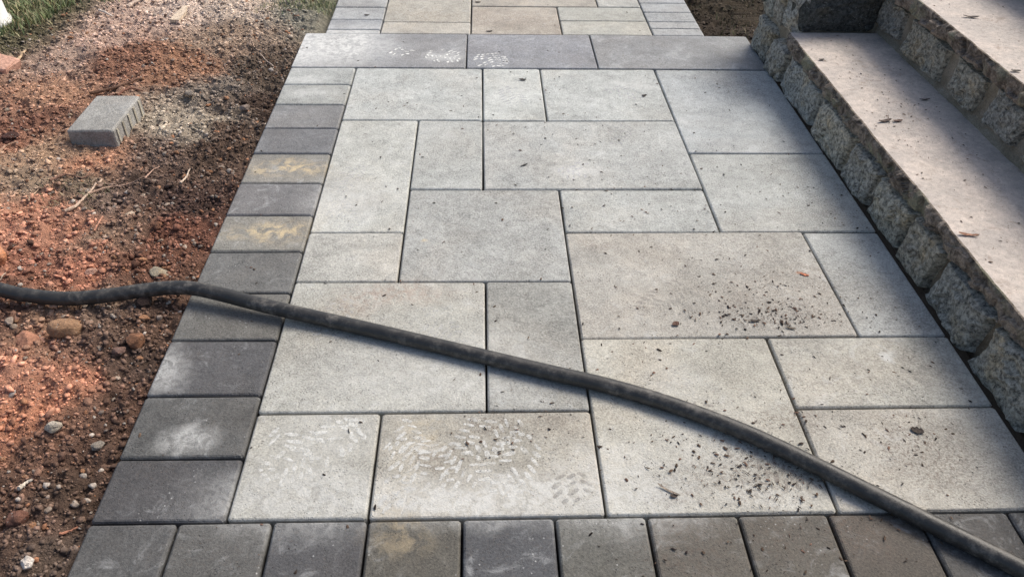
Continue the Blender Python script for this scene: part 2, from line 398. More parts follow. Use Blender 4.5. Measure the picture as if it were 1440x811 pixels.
bc = [(92,92,94),(96,95,95),(86,86,90),(98,95,90),(84,85,90),(102,101,98),(98,94,89),(96,92,87),(96,90,85),(88,87,88),(90,90,92)]
for i, c in enumerate(bc): paver(bx[i], bx[i+1], Y0-.292, Y0, c, 'border_paver', .0048)
for r in range(4):                                   # the walkway runs on below the picture
    for i, (x0, x1) in enumerate(((XL, XI), (XI, XC), (XC, XP), (XP, XQ), (XQ, XR))):
        yb = Y0-.292-.40*(r+1)
        paver(x0, x1, yb, yb+.40, (170, 169, 165))
for x0, x1, c in ((XL, -.067, (150,152,158)), (-.067, .527, (148,150,158)), (.527, XR, (146,148,153))):
    paver(x0, x1, YD0, YD1, c, 'border_slab', .003, .0012)
# narrower path behind
yb = [YD1, 3.925, 4.062, 4.233, 4.36, 4.56, 4.76, 4.96, 5.16, 5.36, 5.56, 5.76, 5.96, 6.16, 6.36, 6.56]
for i in range(len(yb)-1):
    g = (172, 174, 178) if i != 1 else (158, 161, 168)
    paver(BX0, -.490, yb[i], yb[i+1], g, 'border_paver'); 
yr = [YD1, 3.965, 4.058, 4.195, 4.33, 4.53, 4.73, 4.93, 5.13, 5.33, 5.53, 5.73, 5.93, 6.13, 6.33, 6.56]
for i in range(len(yr)-1): paver(.843, BX1, yr[i], yr[i+1], (168, 171, 176), 'border_paver')
for a in ((-.490, -.050, YD1, 4.028, (186,182,176)), (-.490, -.050, 4.028, 4.54, (182,178,171)), (-.050, .397, YD1, 4.262, (178,170,162)), (.397, .843, YD1, 4.062, (182,182,178)),
          (.397, .843, 4.062, 4.262, (178,178,174)), (-.050, .615, 4.262, 4.78, (178,172,165)), (.615, .843, 4.262, 4.78, (180,180,178)), (-.490, -.050, 4.54, 5.05, (182,178,171)),
          (-.050, .397, 4.78, 5.3, (180,178,172)), (.397, .843, 4.78, 5.05, (182,180,176)), (-.490, -.050, 5.05, 5.55, (182,178,171)), (.397, .843, 5.05, 5.55, (182,180,176)),
          (-.050, .397, 5.3, 6.56, (180,178,172)), (-.490, -.050, 5.55, 6.56, (180,178,172)), (.397, .843, 5.55, 6.56, (180,178,172))): paver(*a)
def paver_at(x, y):
    for o, x0, x1, y0, y1 in PAVERS:
        if x0 <= x < x1 and y0 <= y < y1: return o
def boot_print(px, py, length, width, ang, rows=6, rgb=(.66, .66, .62), alpha=.62, dark=False):
    """chevron bars a boot sole left on a paver, a dry film a fraction of a millimetre thick"""
    cx, cy_, _ = P(px, py); host = paver_at(cx, cy_)
    if host is None: return
    hx0, hx1, hy0, hy1 = next(b[1:] for b in PAVERS if b[0] == host)
    V, F = [], []; ca, sa = math.cos(ang), math.sin(ang)
    rows = max(4, int(length/.021)); cols = max(2, round(width/.036))
    for r in range(rows):
        v = (r+.5)/rows-.5
        wv = width*math.sqrt(max(.15, 1-(2*v)**2*.8))
        for cidx in range(cols):
            if random.random() < .22: continue
            uc = ((cidx+.5)/cols-.5)*wv; bl_ = wv/cols*.46*random.uniform(.75, 1.1); th_ = length/rows*.24*random.uniform(.75, 1.2)
            ba = (.55 if (cidx < cols/2) else -.55)+random.uniform(-.12, .12); n = 4
            quad = []
            for k in range(n+1): t_ = -1+2*k/n; quad.append((t_*bl_, th_*(1-.45*t_*t_)*random.uniform(.85, 1.1)))
            for k in range(n, -1, -1): t_ = -1+2*k/n; quad.append((t_*bl_, -th_*(1-.45*t_*t_)*random.uniform(.85, 1.1)))
            quad = [(uc+q[0]*math.cos(ba)-q[1]*math.sin(ba), v*length+q[0]*math.sin(ba)+q[1]*math.cos(ba)) for q in quad]
            pts = [(cx+u*ca-w_*sa, cy_+u*sa+w_*ca) for u, w_ in quad]
            if any(not (hx0+.012 < x < hx1-.012 and hy0+.012 < y < hy1-.012) for x, y in pts): continue
            b = len(V); V += [(x-host.location.x, y-host.location.y, .0005) for x, y in pts]
            for k in range(n): F.append((b+2*n+1-k, b+2*n-k, b+k+1, b+k))
    if not V: return
    o = obj('boot_print', mesh('boot_print', V, F), MPRINT, host); o.color = (*rgb, alpha)
for a in ((445, 632, .28, .13, -.9, 8), (475, 612, .18, .12, -.5, 5), (400, 620, .10, .09, .4, 4), (595, 648, .19, .13, .75, 5), (570, 630, .19, .12, .3, 5), (690, 604, .19, .14, -.7, 5),
          (645, 655, .15, .12, .6, 4), (720, 650, .2, .13, -.4, 5), (565, 73, .10, .13, .5, 5), (625, 79, .17, .16, 1.3, 7), (690, 85, .16, .17, .2, 7)):
    boot_print(*a, rgb=(.78, .78, .74), alpha=.95 if a[1] < 100 else .6)
for a in ((815, 685, .09, .14, .1, 4, (.30, .29, .27), .42), (560, 700, .14, .1, .5, 5, (.66, .66, .63), .6), (810, 240, .12, .15, .9, 5, (.62, .62, .62), .6), (490, 250, .2, .11, -.3, 7, (.62, .62, .6), .45), (480, 300, .2, .11, .5, 7, (.62, .62, .6), .45),
          (720, 135, .2, .12, .2, 8, (.62, .63, .63), .5), (1095, 655, .14, .10, .8, 6, (.30, .27, .24), .6), (870, 190, .18, .1, -.5, 6, (.6, .6, .6), .4), (880, 130, .18, .12, 1.0, 6, (.62, .62, .62), .5),
          (620, 460, .2, .1, .6, 7, (.6, .6, .58), .35), (930, 420, .22, .11, -.8, 7, (.36, .34, .31), .4), (1010, 600, .2, .1, .5, 7, (.36, .33, .3), .45), (470, 450, .2, .1, -.2, 7, (.6, .6, .58), .35)):
    boot_print(*a)

# ------------------------------------------------------------------ stone steps
Z1, Z2, Z3 = .225, .468, .708
xa = lambda y: 1.302+(3.4-y)*.0118
xb = lambda y: 1.650+(3.4-y)*.0118
xc = lambda y: 2.050+(3.4-y)*.0118
YN = -.6
steps = bpy.data.objects.new('stone_steps', None); COL.objects.link(steps); steps.location = (1.5, 1.4, 0)
tag(steps, 'stone steps with pinkish sandstone treads on rubble risers beside the paved walkway', 'steps')
def under(o, root):
    o.parent = root; o.matrix_parent_inverse = Matrix.Translation(-Vector(root.location)); return o
def fr(x, y, z, sc, oc=4):
    return mnoise.fractal(Vector((x, y, z))*sc, 1.0, 2.1, oc)
def cell(y, z, sc, seed):
    d, p = mnoise.voronoi(Vector((y*sc, z*sc, seed)))
    return d, p[0]
def tread(xf, z, depth, y0, y1, seed, th=.058):
    ny = int((y1-y0)/.008); prof = 9
    V, F, MI = [], [], []
    for i in range(ny+1):
        y = y0+(y1-y0)*i/ny; x = xf(y)
        wob = .0045*fr(y, seed, 0, 2.2, 3)+.0022*fr(y, seed, 3, 22, 3)
        V.append((x+depth, y, z+.0015*fr(y, 9, seed, 3))); V.append((x+depth*.45, y, z+.001*fr(y, 4, seed, 4))); V.append((x+.004+wob, y, z))
        for k in range(prof):
            t = k/(prof-1)
            d, p = cell(y, -t*th*1.25, 17, seed)
            hh = math.sin(p.x*41.7+p.y*17.3+p.z*5)*.5+.5
            tilt = ((y*17-p.x)*(hh-.5)*2.2+(-t*th*1.25*17-p.y)*.5)
            out = -.001+.016*(hh-.35)*min(1, t*5)+.014*tilt*min(1, t*4)+.0045*fr(y, t*th, seed, 45, 3)*min(1, t*4)
            if k == 0: out = .001-wob
            V.append((x-out+.010*max(0, t-.75), y, z-.0015-t*th+.004*fr(y, t, seed, 30, 2)*t))
    m = 3+prof
    for i in range(ny):
        for k in range(m-1):
            F.append((i*m+k, i*m+k+1, (i+1)*m+k+1, (i+1)*m+k)); MI.append(1 if k >= 2 else 0)
    # underside, back and ends
    b = len(V)
    for i in (0, ny):
        F.append(tuple(i*m+k for k in range(m)) if i == ny else tuple(i*m+k for k in range(m-1, -1, -1))); MI.append(0)
    me = mesh('tread', V, F); me.materials.append(MTREAD); me.materials.append(MFACE)
    me.polygons.foreach_set('material_index', MI)
    return under(obj('tread', me), steps)
def stone_mesh(c, n=(16, 13), bulge=.022, rough=.011, seed=0.0, frame=None):
    """rough-faced stone on a four-cornered outline c (u, v); frame(u, v, out) puts it in the world"""
    V, F = [], []; nu, nv = n
    (u00, v00), (u10, v10), (u11, v11), (u01, v01) = c
    for j in range(nv+1):
        for i in range(nu+1):
            s, t = i/nu, j/nv
            u = (u00*(1-s)+u10*s)*(1-t)+(u01*(1-s)+u11*s)*t
            v = (v00*(1-s)+v10*s)*(1-t)+(v01*(1-s)+v11*s)*t
            e = min(s, 1-s, t, 1-t)*2
            edge = 1 if e == 0 else 0
            u += .013*mnoise.noise(Vector((u*13, v*13, seed))) + .005*mnoise.noise(Vector((u*45, v*45, seed+3)))
            v += .010*mnoise.noise(Vector((u*13, v*13, seed+9))) + .004*mnoise.noise(Vector((u*45, v*45, seed+5)))
            # knock the corners off
            cs, ct = (s-.5)*2, (t-.5)*2
            kk = max(0, abs(cs)+abs(ct)-1.55)*.22
            u -= kk*cs*abs(u10-u00)*.6; v -= kk*ct*abs(v01-v00)*.6
            h = bulge*(1-(1-min(1, e*2.6))**2)
            d, p = mnoise.voronoi(Vector((u*11, v*11, seed*3.1)))
            hh = math.sin(p[0].x*31+p[0].y*47+seed)*.5
            h += rough*(hh*1.1+((u*11-p[0].x)*math.cos(hh*9)+(v*11-p[0].y)*math.sin(hh*9))*.9)*min(1, e*3)
            h += rough*.85*mnoise.fractal(Vector((u, v, seed))*32, 1, 2.1, 4)*min(1, e*3)
            if edge: h = -.03
            V.append(frame(u, v, h))
    for j in range(nv):
        for i in range(nu):
            a = j*(nu+1)+i; F.append((a, a+1, a+nu+2, a+nu+1))
    return mesh('stone', V, F)
GREY = [(.37,.35,.295), (.41,.385,.315), (.34,.33,.29), (.43,.39,.31), (.38,.355,.30)]
def riser(xf, zlo, zhi, joints, y_end, seed, off=.012, gapw=.012, mm=None, rec=.024):
    """mortared core with one row of rubble stones; joints = [(y at foot, y at head)] from far to near"""
    V, F = [], []; ny = 120
    rows = 5
    for i in range(ny+1):
        y = YN+(y_end-YN)*i/ny
        for k in range(rows):
            z = zlo-.03+(zhi-zlo+.03)*k/(rows-1)
            V.append((xf(y)+off+rec+.008*fr(y, z, seed, 9, 3)+(-.02 if (k == 0 and zlo > .1) else 0), y, z))
        V.append((xf(y)+.38, y, zhi)); 
    m = rows+1
    for i in range(ny):
        for k in range(m-1): F.append((i*m+k+1, i*m+k, (i+1)*m+k, (i+1)*m+k+1))
    for i in (0, ny):
        b = i*m; V.append((xf(YN if i == 0 else y_end)+.38, YN if i == 0 else y_end, zlo-.03)); F.append(tuple([b+k for k in range(m)]+[len(V)-1]))
    core = under(obj('riser', mesh('riser', V, F), mm or MMORTAR), steps)
    for q in range(len(joints)-1):
        (ya0, ya1), (yb0, yb1) = joints[q], joints[q+1]
        g = gapw*random.uniform(.7, 1.4)
        zt = zhi-random.uniform(.002, .022); zb = zlo-.02 if zlo < .1 else zlo+random.uniform(.012, .03)
        c = [(yb0+g, zb), (ya0-g, zb), (ya1-g, zt), (yb1+g, zt)]
        pr = random.uniform(-.004, .008)
        fr_ = lambda u, v, h: (xf(u)+off+.020-h-pr, u, v)
        o = obj('stone', stone_mesh([c[1], c[0], c[3], c[2]], seed=seed+q*1.7, frame=fr_), MSTONE, core)
        k = random.uniform(.85, 1.15); b = random.choice(GREY); o.color = (b[0]*k, b[1]*k, b[2]*k, 1)
j1 = [3.80, 3.545, 3.345, 2.925, 2.575, 2.335, 2.075, 1.882, 1.590, 1.300, 1.05, .83, .58, .30, .05, -.22, -.45, -.6]
riser(lambda y: xa(y)-.45*(xa(y)-1.302), 0, Z1-.052, [(y, y-random.uniform(.03, .09)) for y in j1], 3.80, 3.0, -.002, .009, MMORTAR2, .036)
j2 = [3.42, 3.14, 2.755, 2.50, 2.245, 1.99, 1.72, 1.50, 1.22, .95, .66, .40, .12, -.2, -.58]
riser(xb, Z1, Z2-.055, [(y, y-random.uniform(.02, .07)) for y in j2], 3.44, 8.0, .016, .020)
riser(xc, Z2, Z3-.055, [(y, y-random.uniform(.02, .07)) for y in [v-.1 for v in j2[:-1]]], 3.44, 15.0, .016, .020)
tread(xa, Z1, .40, YN, 3.335, 2.3)
tread(lambda y: xb(y)-.004, Z2, .46, YN, 3.44, 5.7)
tread(lambda y: xc(y)-.004, Z3, .60, YN, 3.44, 9.1)

# the stub of wall that closes the far end of the lowest tread
pillar = bpy.data.objects.new('stone_end_wall', None); COL.objects.link(pillar); pillar.location = (1.5, 3.55, Z1)
tag(pillar, 'low rubble end wall of upright stones standing on the far end of the lowest step', 'wall')
PX0, PX1, PY0, PY1, PZ1 = 1.312, 1.70, 3.335, 3.775, .46
V, F = [], []; addbox(V, F, PX0+.02, PX1, PY0+.02, PY1-.02, .14, PZ1)
under(obj('mortar_core', mesh('mortar_core', V, F), MMORTAR), pillar)
def pst(c, frame, seed, rgb, n=(12, 16), bulge=.022, rough=.009):
    o = under(obj('stone', stone_mesh(c, n, bulge, rough, seed, frame), MSTONE), pillar); o.color = (*rgb, 1)
left = lambda u, v, h: (PX0+.020-h, u, v)
front = lambda u, v, h: (u, PY0+.020-h, v)
rear = lambda u, v, h: (u, PY1-.020+h, v)
top = lambda u, v, h: (u, v, PZ1-.005+h)
ed = [PY1, PY1-.15, PY1-.29, PY0]
for q in range(3):
    g = .010; c = [(ed[q]-g, .155+.02*q), (ed[q+1]+g, .155+.02*q), (ed[q+1]+g-.01, PZ1), (ed[q]-g-.012, PZ1)]
    pst(c, left, 40+q*2.3, ((.36, .35, .30), (.38, .35, .29), (.40, .39, .35))[q])
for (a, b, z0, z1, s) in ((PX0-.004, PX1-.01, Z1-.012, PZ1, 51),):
    pst([(a, z0), (b, z0), (b, z1), (a, z1)], front, s, (.075, .078, .072))  # dark stone; shade on the camera-facing side is also put into its colour
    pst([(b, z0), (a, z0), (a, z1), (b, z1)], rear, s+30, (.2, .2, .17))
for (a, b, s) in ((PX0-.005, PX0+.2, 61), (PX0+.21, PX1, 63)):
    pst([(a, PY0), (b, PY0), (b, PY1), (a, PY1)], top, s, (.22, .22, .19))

# ------------------------------------------------------------------ hose
def tube(path, rad, seg=14, cap=True, jit=0.0):
    pts = [Vector(p) for p in path]; V, F = [], []; n = len(pts)
    rads = rad if isinstance(rad, (list, tuple)) else [rad]*n
    up = Vector((0, 0, 1))
    for i, p in enumerate(pts):
        tn = (pts[min(i+1, n-1)]-pts[max(i-1, 0)]).normalized()
        s = tn.cross(up); s = s.normalized() if s.length > 1e-4 else Vector((1, 0, 0)); u_ = s.cross(tn)
        for k in range(seg):
            a = 2*math.pi*k/seg; rr = rads[i]*(1+random.uniform(-jit, jit))
            V.append(tuple(p+s*math.cos(a)*rr+u_*math.sin(a)*rr))
    for i in range(n-1):
        for k in range(seg):
            a, b = i*seg+k, i*seg+(k+1) % seg; F.append((a, b, b+seg, a+seg))
    if cap: F.append(tuple(range(seg-1, -1, -1))); F.append(tuple((n-1)*seg+k for k in range(seg)))
    return V, F
def spline(pts, sub=8):
    out = []; n = len(pts); p = [np.array(q, float) for q in pts]
    for i in range(n-1):
        a, b, c, d = p[max(i-1, 0)], p[i], p[i+1], p[min(i+2, n-1)]
        for k in range(sub):
            t = k/sub; out.append(tuple(.5*(2*b+(c-a)*t+(2*a-5*b+4*c-d)*t*t+(3*b-a-3*c+d)*t**3)))
    out.append(tuple(p[-1])); return out
HR = .0205
hp = [(0,407,.034),(40,415,.026),(80,419.5,.022),(115,419,.022),(155,415,.026),(200,408.5,.032),(240,404.5,.037),(272,405.5,.042),(310,413.5,.040),(360,426.5,.034),(410,438.5,.028),(470,452,.023),(540,468,.0215),
      (620,487,.0205),(700,506,.0205),(780,525,.0205),(850,541,.0205),(920,561,.0205),(990,585,.0205),(1060,613,.0205),(1130,646,.0205),(1200,681,.0205),(1260,711,.0205),(1330,746,.0205),(1400,781,.0205),(1450,807,.0205)]
hw = [P(*a) for a in hp]
a0, a1 = np.array(hw[0]), np.array(hw[1]); ext = [tuple(a0+(a0-a1)/np.linalg.norm(a0-a1)*d+np.array([0, .5*d*d*.3, .01])) for d in (2.2, 1.5, .9, .4)]
b0, b1 = np.array(hw[-1]), np.array(hw[-2]); dirb = (b0-b1)/np.linalg.norm(b0-b1)
ex2 = [tuple(b0+dirb*.12+np.array([0, -.01, 0])), tuple(b0+np.array([.18, -.20, 0])), tuple(b0+np.array([.22, -.45, 0])), tuple(b0+np.array([.10, -.75, 0])), tuple(b0+np.array([-.25, -1.0, 0]))]
V, F = tube(spline(ext+hw+ex2, 8), HR, 20)
tag(obj('rubber_hose', mesh('rubber_hose', V, F, True), MHOSE), 'thick black rubber hose lying diagonally across the pavers from the bare soil', 'hose')

# ------------------------------------------------------------------ loose paver on the soil
lp = bpy.data.objects.new('loose_paver', None); COL.objects.link(lp)
lx0, ly0, _ = P(94, 182, .062); lx1, ly1, _ = P(197, 135, .062)
qq = [P(93, 181, .050), P(157, 183, .050), P(198, 135, .050), P(137, 135, .050)]; lp.location = (sum(q[0] for q in qq)/4, sum(q[1] for q in qq)/4, -.02); lp.rotation_euler = (R(.8), R(-1.0), R(-1.5))
tag(lp, 'single grey concrete paver with ribbed side lying loose on the red soil', 'paver')
me = paver_mesh(.172, .290, .005, 0, .095); b = obj('block', me, MPAVER, lp); b.location = (0, 0, .070); l = lin(160, 158, 152); b.color = (*[v*.86 for v in l], 1)
def rib(x, y, alongx):
    V, F = [], []
    if alongx: addbox(V, F, x-.006, x+.006, y-.004, y+.003, -.02, .060)
    else: addbox(V, F, x-.004, x+.004, y-.006, y+.006, -.02, .060)
    o = obj('spacer_rib', mesh('spacer_rib', V, F), MPAVER, lp); l = lin(172, 166, 150); o.color = (*l, 1)
for q in range(5): rib(.0865, -.115+.0575*q, False); rib(-.0865, -.115+.0575*q, False)
for q in range(3): rib(-.055+.055*q, .143, True)

# ------------------------------------------------------------------ rocks, pebbles, clods
def rock_mesh(sub, seed, flat=.65, rough=.25, fac=1.0):
    bm = bmesh.new(); bmesh.ops.create_icosphere(bm, subdivisions=sub, radius=1)
    rr = random.Random(seed); cuts = [(Vector((rr.gauss(0, 1), rr.gauss(0, 1), rr.gauss(0, 1))).normalized(), rr.uniform(.55, .9)) for _ in range(9 if rough > .11 else 2)]
    for v in bm.verts:
        p = v.co.copy(); n = mnoise.fractal(p*1.1+Vector((seed*7.1, seed*3.3, 0)), 1, 2, 3)
        d, q = mnoise.voronoi(p*1.2+Vector((seed*2.7, 0, seed)))
        v.co = p*(1+rough*n*1.1-fac*.16*(d[0]))
        for nn, dd in cuts:
            ex = v.co.dot(nn)-dd
            if ex > 0: v.co -= nn*ex*.85
        v.co.z *= flat
    me = bpy.data.meshes.new('rock'); bm.to_mesh(me); bm.free()
    me.polygons.foreach_set('use_smooth', [sub > 3]*len(me.polygons)); return me
def rock(name, px, py, sx, sy_, sz, rgb, label, cat, seed, rz=0, sink=.45, group=None, rough=.2):
    x, y, z = Pg(px, py)
    me = rock_mesh(4, seed, 1, rough); me.materials.append(MROCK)
    o = obj(name, me); o.scale = (sx, sy_, sz); o.location = (x, y, z+sz*(1-sink)*.8); o.rotation_euler = (random.uniform(-.15, .15), random.uniform(-.15, .15), rz)
    l = lin(*rgb); o.color = (*l, 1); tag(o, label, cat, group); return o
rock('rock', 94, 468, .046, .034, .030, (158, 124, 96), 'smooth rounded tan rock half sunk in the soil below the hose', 'rock', 1.1, .1, .3, rough=.10)
rock('rock', 42, 484, .034, .036, .026, (180, 130, 105), 'angular pinkish rock beside the smooth tan rock', 'rock', 2.4, .3, .4)
rock('rock', -6, 371, .046, .048, .040, (190, 138, 108), 'large orange rounded rock on the soil above the bend of the hose', 'rock', 3.7, .2, .2, rough=.12)
rock('rock', 192, 484, .028, .026, .026, (140, 100, 75), 'brown lumpy rock near the edge of the border pavers', 'rock', 4.2, 0, .4)
rock('rock', 168, 497, .022, .018, .016, (120, 95, 85), 'dark brown rock next to the lumpy brown rock', 'rock', 5.5, .7, .4)
rock('rock', 224, 385, .036, .026, .016, (150, 140, 122), 'flat grey green stone just behind the hose by the pavers', 'rock', 6.1, -.2, .5)
rock('rock', 223, 322, .016, .016, .016, (140, 100, 78), 'small round brown stone in the dark crumbly soil', 'rock', 7.7, 0, .3)
rock('rock', 183, 305, .022, .012, .014, (175, 160, 145), 'pale wedge shaped stone beside the dark crumbly soil', 'rock', 8.2, .9, .2)
rock('rock', 78, 607, .022, .017, .016, (175, 165, 150), 'pale grey chipped rock on the soil left of the dark border', 'rock', 9.9, .3, .35)
rock('rock', 36, 788, .014, .020, .012, (215, 205, 195), 'small white stone standing out of the dark soil', 'rock', 10.3, .2, .3)
rock('rock', 26, 734, .024, .026, .018, (110, 78, 66), 'dark red brown clod near the small white stone', 'clod', 11.8, 0, .35)
rock('rock', 128, 386, .022, .017, .013, (178, 140, 122), 'flat pinkish stone in the soil behind the hose', 'rock', 12.6, .4, .4)
rock('rock', 205, 428, .024, .022, .022, (66, 52, 46), 'dark brown clod below the raised bend of the hose', 'clod', 13.1, .2, .35)
rock('rock', 268, 137, .022, .018, .016, (165, 152, 138), 'small pale beige stone among rubble beyond the loose paver', 'rock', 14.9, .1, .35)
rock('rock', 345, 155, .022, .018, .017, (150, 134, 122), 'grey pink stone lying in dark soil by the upper border pavers', 'rock', 15.3, .5, .35)
rock('rock', 138, 629, .016, .013, .012, (150, 140, 128), 'small grey stone in dark soil close to the border pavers', 'rock', 16.3, .5, .35)
rock('rock', 15, 192, .034, .026, .016, (70, 46, 40), 'dark maroon clod on the bare soil left of the loose paver', 'clod', 17.3, .5, .4, rough=.35)

def visible_xy(n, mx=.35):
    """random points over the bare ground the picture shows and a margin round it"""
    out = []
    tot = 0
    while tot < n:
        x = rng.uniform(-2.75, -.82, n); y = rng.uniform(.78, 4.68, n)
        lim = -.98-(y-.97)*.452-mx
        ok = (x > lim) & ~((x > XL+.002) & (y < YD1)) & ~((x > BX0) & (y >= YD1))
        out.append(np.stack([x, y], 1)[ok]); tot += ok.sum()
    return np.concatenate(out)[:n]
ICO = bmesh.new(); bmesh.ops.create_icosphere(ICO, subdivisions=1, radius=1)
iv = np.array([v.co[:] for v in ICO.verts]); ifc = np.array([[v.index for v in f.verts] for f in ICO.faces]); ICO.free()
ICO = bmesh.new(); bmesh.ops.create_icosphere(ICO, subdivisions=2, radius=1)
iv2 = np.array([v.co[:] for v in ICO.verts]); ifc2 = np.array([[v.index for v in f.verts] for f in ICO.faces]); ICO.free()
def in_grass(x, y):
    k = fbm(x*6, y*6, 3, 51)*.16
    # lawn corner beyond a line through the upper left of the bare ground
    d = (y-3.34)*.42+(-2.04-x)*.9
    return d*.9-.26+k*1.0
def blobs(name, xy, size, col, base, faces, flat=.7, jit=.28, sink=.25, planes=2):
    n = len(xy); z = height(xy[:, 0], xy[:, 1])
    nv = len(base)
    ang = rng.uniform(0, 2*np.pi, n); ca, sa = np.cos(ang), np.sin(ang)
    sc = np.stack([rng.uniform(.7, 1.35, n), rng.uniform(.6, 1.1, n), rng.uniform(.45, .95, n)*flat/.7], 1)
    v = base[None]*(1+rng.uniform(-jit, jit, (n, nv, 1)))*sc[:, None]
    for _ in range(planes):
        nn = rng.normal(size=(n, 1, 3)); nn /= np.linalg.norm(nn, axis=2, keepdims=True); dd = rng.uniform(.35, .75, (n, 1, 1))
        v = v-np.maximum((v*nn).sum(2, keepdims=True)-dd, 0)*nn
    tx = rng.uniform(-.5, .5, (n, 1)); vz = v[..., 2]+tx*v[..., 0]
    vx = v[..., 0]*ca[:, None]-v[..., 1]*sa[:, None]; vy = v[..., 0]*sa[:, None]+v[..., 1]*ca[:, None]
    v = np.stack([vx, vy, vz], -1)*size[:, None, None]
    v[..., 0] += xy[:, 0:1]; v[..., 1] += xy[:, 1:2]; v[..., 2] += z[:, None]+(size*sc[:, 2]*(1-sink)*.6)[:, None]
    # keep crumbs off the paving
    f = (faces[None]+(np.arange(n)*nv)[:, None, None]).reshape(-1, 3)
    c = np.repeat(col, nv, 0)*rng.uniform(.88, 1.12, (n*nv, 1))
    return obj(name, npmesh(name, v.reshape(-1, 3), f, False, c), MCLOD)
def crumb_cols(xy, lo, hi, pale):
    c = zone(xy[:, 0], xy[:, 1], .12)*rng.uniform(lo, hi, (len(xy), 1))
    m = rng.random(len(xy)) < pale
    g = np.array([lin(175, 160, 146), lin(150, 134, 122), lin(190, 178, 166), lin(180, 130, 100)])[rng.integers(0, 4, len(xy))]*rng.uniform(.55, 1.0, (len(xy), 1))
    return np.where(m[:, None], g, c)
N1 = 62000; xy = visible_xy(N1)
dark = np.clip(1-zone(xy[:, 0], xy[:, 1]).mean(1)/.30, 0, 1)
keep = (rng.random(N1) < .55+.45*dark) & (in_grass(xy[:, 0], xy[:, 1]) < .10); xy = xy[keep]; dark = dark[keep]
sz = (.0022+.0055*rng.power(.35, len(xy)))*(.7+.7*dark)*rng.uniform(.7, 1.2, len(xy))
edge = np.clip((XL+.001-xy[:, 0]), 0, 1); sz = np.minimum(sz, np.where((xy[:, 1] < YD1), edge*.9+.0015, 1))
o = blobs('soil_crumbs', xy, sz, crumb_cols(xy, .5, 1.9, .10), iv, ifc); o['kind'] = 'stuff'
o['label'] = 'fine crumbs of red brown soil and grit covering the bare ground'; o['category'] = 'soil'
N2 = 8000; xy = visible_xy(N2); dark = np.clip(1.15-zone(xy[:, 0], xy[:, 1]).mean(1)/.22, 0, 1)
keep = (rng.random(N2) < .06+.94*dark) & (xy[:, 0] < XL-.02) & (in_grass(xy[:, 0], xy[:, 1]) < .05); xy = xy[keep]
sz = .0045+.011*rng.power(.28, len(xy)); sz = np.minimum(sz, (XL-xy[:, 0])*.7)
o = blobs('soil_clods', xy, sz, crumb_cols(xy, .5, 1.45, .06), iv2, ifc2, jit=.16, planes=8); o['kind'] = 'stuff'
o['label'] = 'loose dark clods of dug up soil heaped along the border pavers'; o['category'] = 'soil'
# flakes of dried mud on the pale ground towards the lawn
xy = visible_xy(30000); lum = zone(xy[:, 0], xy[:, 1]).mean(1)
xy = xy[(rng.random(len(xy)) < sstep(.08, .22, lum)) & (xy[:, 0] < XL-.04) & (in_grass(xy[:, 0], xy[:, 1]) < .06)]
o = blobs('mud_flakes', xy, .0032+.011*rng.power(.26, len(xy)), crumb_cols(xy, .55, 1.45, .04), iv, ifc, flat=.34, jit=.2, planes=3); o['kind'] = 'stuff'
o['label'] = 'flat flakes of dried mud scattered over the bare ground'; o['category'] = 'mud'
# pebbles one can pick out
PM = []
for q in range(7):
    me = rock_mesh(2, 30+q*1.9, .7, .22); me.materials.append(MROCK); PM.append(me)
KINDS = [('pebble', 'small pale grey pebble lying loose on the reddish bare soil', 'pebble', 'pale grey pebbles in the soil', (168, 150, 134), .30),
         ('pebble', 'small tan pebble lying loose on the reddish bare soil', 'pebble', 'tan pebbles in the soil', (158, 118, 90), .35),
         ('soil_lump', 'lump of dark brown soil lying loose on the bare ground', 'soil lump', 'dark soil lumps on the bare ground', (92, 66, 54), .35)]
cand = visible_xy(900, .02); cnt = 0
for (x, y) in cand:
    if cnt >= 250: break
    if x > XL-.035 or in_grass(np.array([x]), np.array([y]))[0] > 0 or (-1.56 < x < -1.31 and 2.70 < y < 3.07): continue
    dk = float(zone(np.array([x]), np.array([y])).mean())
    if dk > .2 and random.random() < .6: continue
    nm, lb, ct, gr, rgb, pr = random.choices(KINDS, [k[5] for k in KINDS])[0]
    s = random.uniform(.006, .012)*(1.25 if random.random() < .25 else 1)
    o = obj(nm, random.choice(PM)); o.scale = (s*random.uniform(.9, 1.5), s*random.uniform(.7, 1.1), s*random.uniform(.7, 1.1))
    o.location = (x, y, gh(x, y)+s*.30); o.rotation_euler = (random.uniform(-.3, .3), random.uniform(-.3, .3), random.uniform(0, 6))
    l = lin(*rgb); k = random.uniform(.6, 1.1); o.color = (l[0]*k, l[1]*k, l[2]*k, 1); tag(o, lb, ct, gr); cnt += 1

# ------------------------------------------------------------------ twigs, roots, chips on the soil
def twig(name, pxs, rad, rgb, label, cat, lift=.006, group=None):
    pts = [Pg(*p) for p in pxs]
    z = [p[2] for p in pts]
    pts = [(p[0], p[1], zz+lift+rad) for p, zz in zip(pts, z)]
    path = spline(pts, 5); n = len(path)
    path = [(x+random.uniform(-1, 1)*rad*.35, y+random.uniform(-1, 1)*rad*.35, max(zz, gh(x, y)+rad*.6)) for x, y, zz in path]
    rr = [rad*(1-.55*i/n)*random.uniform(.85, 1.15) for i in range(n)]
    V, F = tube(path, rr, 7, True, .12)
    o = obj(name, mesh(name, V, F), MWOOD); l = lin(*rgb); o.color = (*l, 1); tag(o, label, cat, group); return o
twig('twig', [(92, 301), (108, 291), (122, 278), (145, 258)], .006, (190, 165, 145), 'pale broken stick lying on red soil beneath the loose paver', 'stick')
twig('twig', [(126, 276), (150, 266), (180, 263), (200, 256)], .0035, (175, 145, 125), 'thin curved root beside the pale broken stick', 'root')
